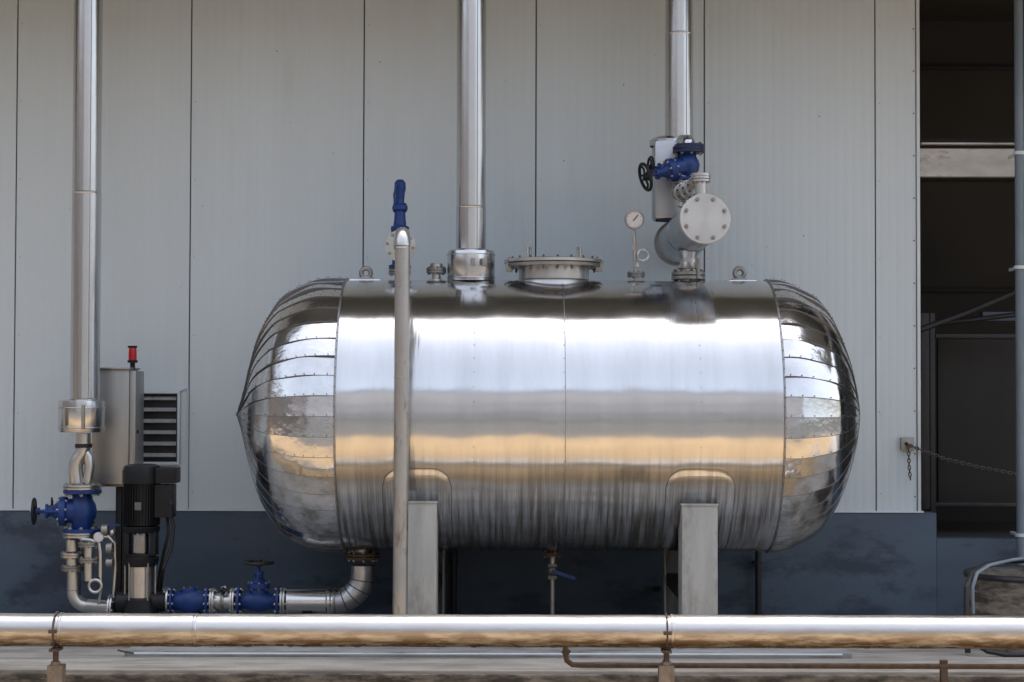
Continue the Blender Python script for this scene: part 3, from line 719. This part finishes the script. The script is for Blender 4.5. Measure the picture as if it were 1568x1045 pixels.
# ------------------------------------------------------------------ front pipe on supports
g = G('front_pipeline'); yq = -1.9; c = P(784,966.5,yq); rq = S(25.2,yq); zpipe = c.z
xj = [P(q,966,yq).x for q in (-700, 92, 298, 1026, 2300)]
for i, (x0, x1) in enumerate(zip(xj, xj[1:])):
    r0 = rq*(1.0 if i % 2 else .975)
    n = max(2, int((x1-x0)/.15)); prof = [(0,r0*.9),(0,r0+.002),(.004,r0+.004),(.016,r0+.004),(.02,r0)]
    prof += [(.02+(x1-x0-.02)*k/n, r0+.0012*math.sin(k*1.7)) for k in range(1, n+1)]
    g.lathe('frontpipe', (x0,yq,c.z), X, prof, 56, 'cladding')
g.cyl('rust', (xj[0],yq,c.z), (xj[-1],yq,c.z), rq*.7, 20, part='inner_pipe')
for i in range(90):
    xx = random.uniform(P(200,966,yq).x, P(1560,966,yq).x); L_ = random.uniform(.015,.08)
    a = rad(-58+random.uniform(-8,5)); q = Vector((xx, yq-math.cos(a)*rq, c.z+math.sin(a)*rq))
    g.ball('rust', q, .0055, 'rust_spots', (L_/.012,1,.8), 8)
for p_ in (87, 1020):
    s0 = P(p_,966,yq)
    g.torus('rust', (s0.x,yq,c.z), X, rq+.006, .0045, 40, 8, 'u_bolts')
    g.cyl('rust', (s0.x,yq-rq*.2,c.z-rq-.09), (s0.x,yq-rq*.2,c.z-rq+.01), .016, 12, part='support_stem')
    g.box('rust', (s0.x-.022,yq-rq-.012,c.z-.008), (s0.x+.022,yq-rq+.004,c.z+.012), .003, 'clamp_lugs')
    g.box('rust', (s0.x-.026,yq-rq*.8,c.z-rq-.022), (s0.x+.026,yq+rq*.5,c.z-rq-.006), .003, 'clamp_saddle')
    zp = P(p_,1018,yq).z
    g.box('post', (s0.x-.042,yq-.045,0), (s0.x+.042,yq+.045,zp), .006, 'support_posts')
    g.cyl('post', (s0.x,yq-rq*.2,zp), (s0.x,yq-rq*.2,zp+.02), .026, 16, part='post_nuts')
g.done(origin=(0,yq,zpipe))
g = G('condensate_pipe'); yy = -1.75
g.tube('rust', [P(866,975,yy), P(866,1003,yy), P(868,1012,yy), P(876,1018,yy), P(890,1019,yy), P(1200,1020,yy), P(1800,1022,yy)], S(4.2,yy), 14, 'pipe')
g.cyl('rust', P(864,1003,yy), P(870,994,yy), S(6,yy), 14)
for q in (1020, 1445): g.box('rust', P(q-4,1012,yy-.01), P(q+4,1045,yy+.03), .002, 'clips')
g.done()
g = G('electrical_conduit')
g.tube('trim', [P(205,1001,-.99), P(1290,1003,-.99)], .006, 8, 'tube'); g.tube('rust', [P(180,996,-1.0), P(205,1001,-.99)], .006, 8, 'end')
g.done()

# ------------------------------------------------------------------ concrete basin + hose (right)
g = G('concrete_basin'); c = P(1578,990,-.35); rbn = S(98,-.35); zt_ = P(1578,880,-.35).z
g.lathe('concd', (c.x,-.35,ZF), Z, [(0,rbn*.98),(zt_-ZF-.03,rbn),(zt_-ZF,rbn*.98),(zt_-ZF,rbn*.86),(zt_-ZF-.25,rbn*.84),(zt_-ZF-.25,0)], 64, 'basin')
g.torus('rubber', (c.x,-.35,zt_+.0), Z, rbn*.97, .020, 64, 8, 'rubber_rim')
g.done()
g = G('rubber_hose')
g.tube('rubber', [P(1482,1000,-.80), P(1480,950,-.80), P(1480,900,-.80), P(1488,880,-.72), P(1505,868,-.6), P(1535,860,-.5), P(1580,858,-.4)], .018, 12, 'hose')
g.tube('bluegray', [P(1490,940,-.79), P(1489,900,-.79), P(1496,878,-.75), P(1515,866,-.65), P(1550,858,-.5), P(1600,852,-.4)], .012, 12, 'hose_sleeve')
g.tube('rubber', [P(1489,984,-.85), P(1500,990,-.85), P(1512,998,-.85), P(1540,1003,-.87), P(1600,1003,-.87)], .015, 12, 'floor_coil')
g.done()
g = G('downpipe')
a = P(1562,500,.7)
g.cyl('bluegray', (a.x,.7,ZF), (a.x,.7,ZTOP), S(7.0,.7), 24, part='pipe')
for q in (235, 410, 820):
    w = P(1562,q,.7); g.cyl('trim', (a.x,.7,w.z-.012), (a.x,.7,w.z+.012), S(9,.7), 24, part='couplings'); g.box('trim', (a.x-.01,.7,w.z-.01), (a.x+.01,WY,w.z+.01), .002, 'brackets')
g.done()

# ------------------------------------------------------------------ chain and latch
g = G('door_chain')
yc = WY-.04
g.box('steeld', P(1380,690,yc), P(1398,670,WY), .003, 'latch_plate'); g.cyl('black', P(1388,680,yc-.01), P(1388,680,yc+.01), .012, 12)
def chain(pts, n):
    L = [0]
    for a, b in zip(pts, pts[1:]): L.append(L[-1]+(b-a).length)
    for i in range(n):
        s = L[-1]*(i+.5)/n
        for k in range(len(pts)-1):
            if L[k] <= s <= L[k+1]:
                t = (pts[k+1]-pts[k]).normalized(); p = pts[k].lerp(pts[k+1], (s-L[k])/(L[k+1]-L[k])); break
        _, u, v = uv(t); w = u if i % 2 else v; ll = L[-1]/n*.62
        ring = [p+t*ll*math.cos(q)+w*.0095*math.sin(q) for q in [2*math.pi*j/12 for j in range(13)]]
        g.tube('chain', ring, .0042, 6, 'links', caps=False)
chain([P(1392,682,yc-.01), P(1412,690,yc), P(1450,704,yc), P(1500,716,yc), P(1565,728,yc)], 34)
chain([P(1391,682,yc-.02), P(1392,712,yc-.02), P(1394,735,yc-.02)], 10)
g.done()
g = G('wall_tap'); g.box('darksteel', P(998,907,.9), P(1010,897,.93), .003, 'plate'); g.tube('darksteel', [P(1002,902,.9), P(1012,902,.85), P(1014,908,.85)], .008, 8, 'spout'); g.done()

# ------------------------------------------------------------------ yard behind the photographer (seen in reflections)
g = G('warehouse_building')
g.box('facade', (-14,-52,0), (27,-36,15), .05, 'walls')
for k in range(-3, 7):
    g.box('glass', (k*4-1.2,-35.98,2), (k*4+1.2,-35.95,3.4), 0, 'windows'); g.box('glass', (k*4-1.2,-35.98,7.2), (k*4+1.2,-35.95,8.2), 0, 'windows')
g.box('glass', (-14.3,-52,15), (27.3,-35.6,15.2), .05, 'roof_edge')
g.done()
g = G('added_reflection_building')  # unseen block added so the left sides of the risers reflect dark
g.box('brick', (-70,-50,0), (-17,-32,15), .05, 'walls')
for k in range(9):
    g.box('glass', (-66+k*5.5,-31.98,3), (-63.5+k*5.5,-31.95,5), 0, 'windows'); g.box('glass', (-66+k*5.5,-31.98,8), (-63.5+k*5.5,-31.95,10), 0, 'windows')
g.box('brick', (-46,-30,0), (-30,6,12), .05, 'side_wing')
g.done()
g = G('hedge')
bm = g.bm('hedge', 'leaves')
for i in range(2600):
    p = Vector((random.uniform(-40,40), random.uniform(-21.5,-20), random.uniform(0,1.3)))
    q = [p+Vector((random.uniform(-.2,.2), random.uniform(-.2,.2), random.uniform(-.2,.2))) for _ in range(3)]
    bm.faces.new([bm.verts.new(w) for w in q])
g.done()

# ------------------------------------------------------------------ light (sun stands behind the building, the machinery is in open shade)
w = bpy.data.worlds.new("World"); scene.world = w; w.use_nodes = True
nt = w.node_tree; bg = nt.nodes['Background']
sky = nt.nodes.new('ShaderNodeTexSky'); sky.sky_type = 'NISHITA'; sky.sun_disc = False
el, az = 68, 20
sky.sun_elevation = rad(el); sky.sun_rotation = rad(az); sky.dust_density = 6; sky.air_density = 1.0; sky.ozone_density = 1
hs = nt.nodes.new('ShaderNodeHueSaturation'); hs.inputs['Saturation'].default_value = .5; hs.inputs['Value'].default_value = 3.1
nt.links.new(sky.outputs[0], hs.inputs['Color']); nt.links.new(hs.outputs[0], bg.inputs['Color'])
bg.inputs['Strength'].default_value = .15
sd = bpy.data.lights.new('sun', 'SUN'); sd.energy = 3.0; sd.angle = rad(3); sd.color = (1,.96,.90)
so = bpy.data.objects.new('sun', sd); scene.collection.objects.link(so)
dv = Vector((math.sin(rad(az))*math.cos(rad(el)), math.cos(rad(az))*math.cos(rad(el)), math.sin(rad(el))))
so.rotation_euler = (-dv).to_track_quat('-Z', 'Y').to_euler()
scene.view_settings.view_transform = 'Standard'; scene.view_settings.look = 'None'; scene.view_settings.exposure = 0
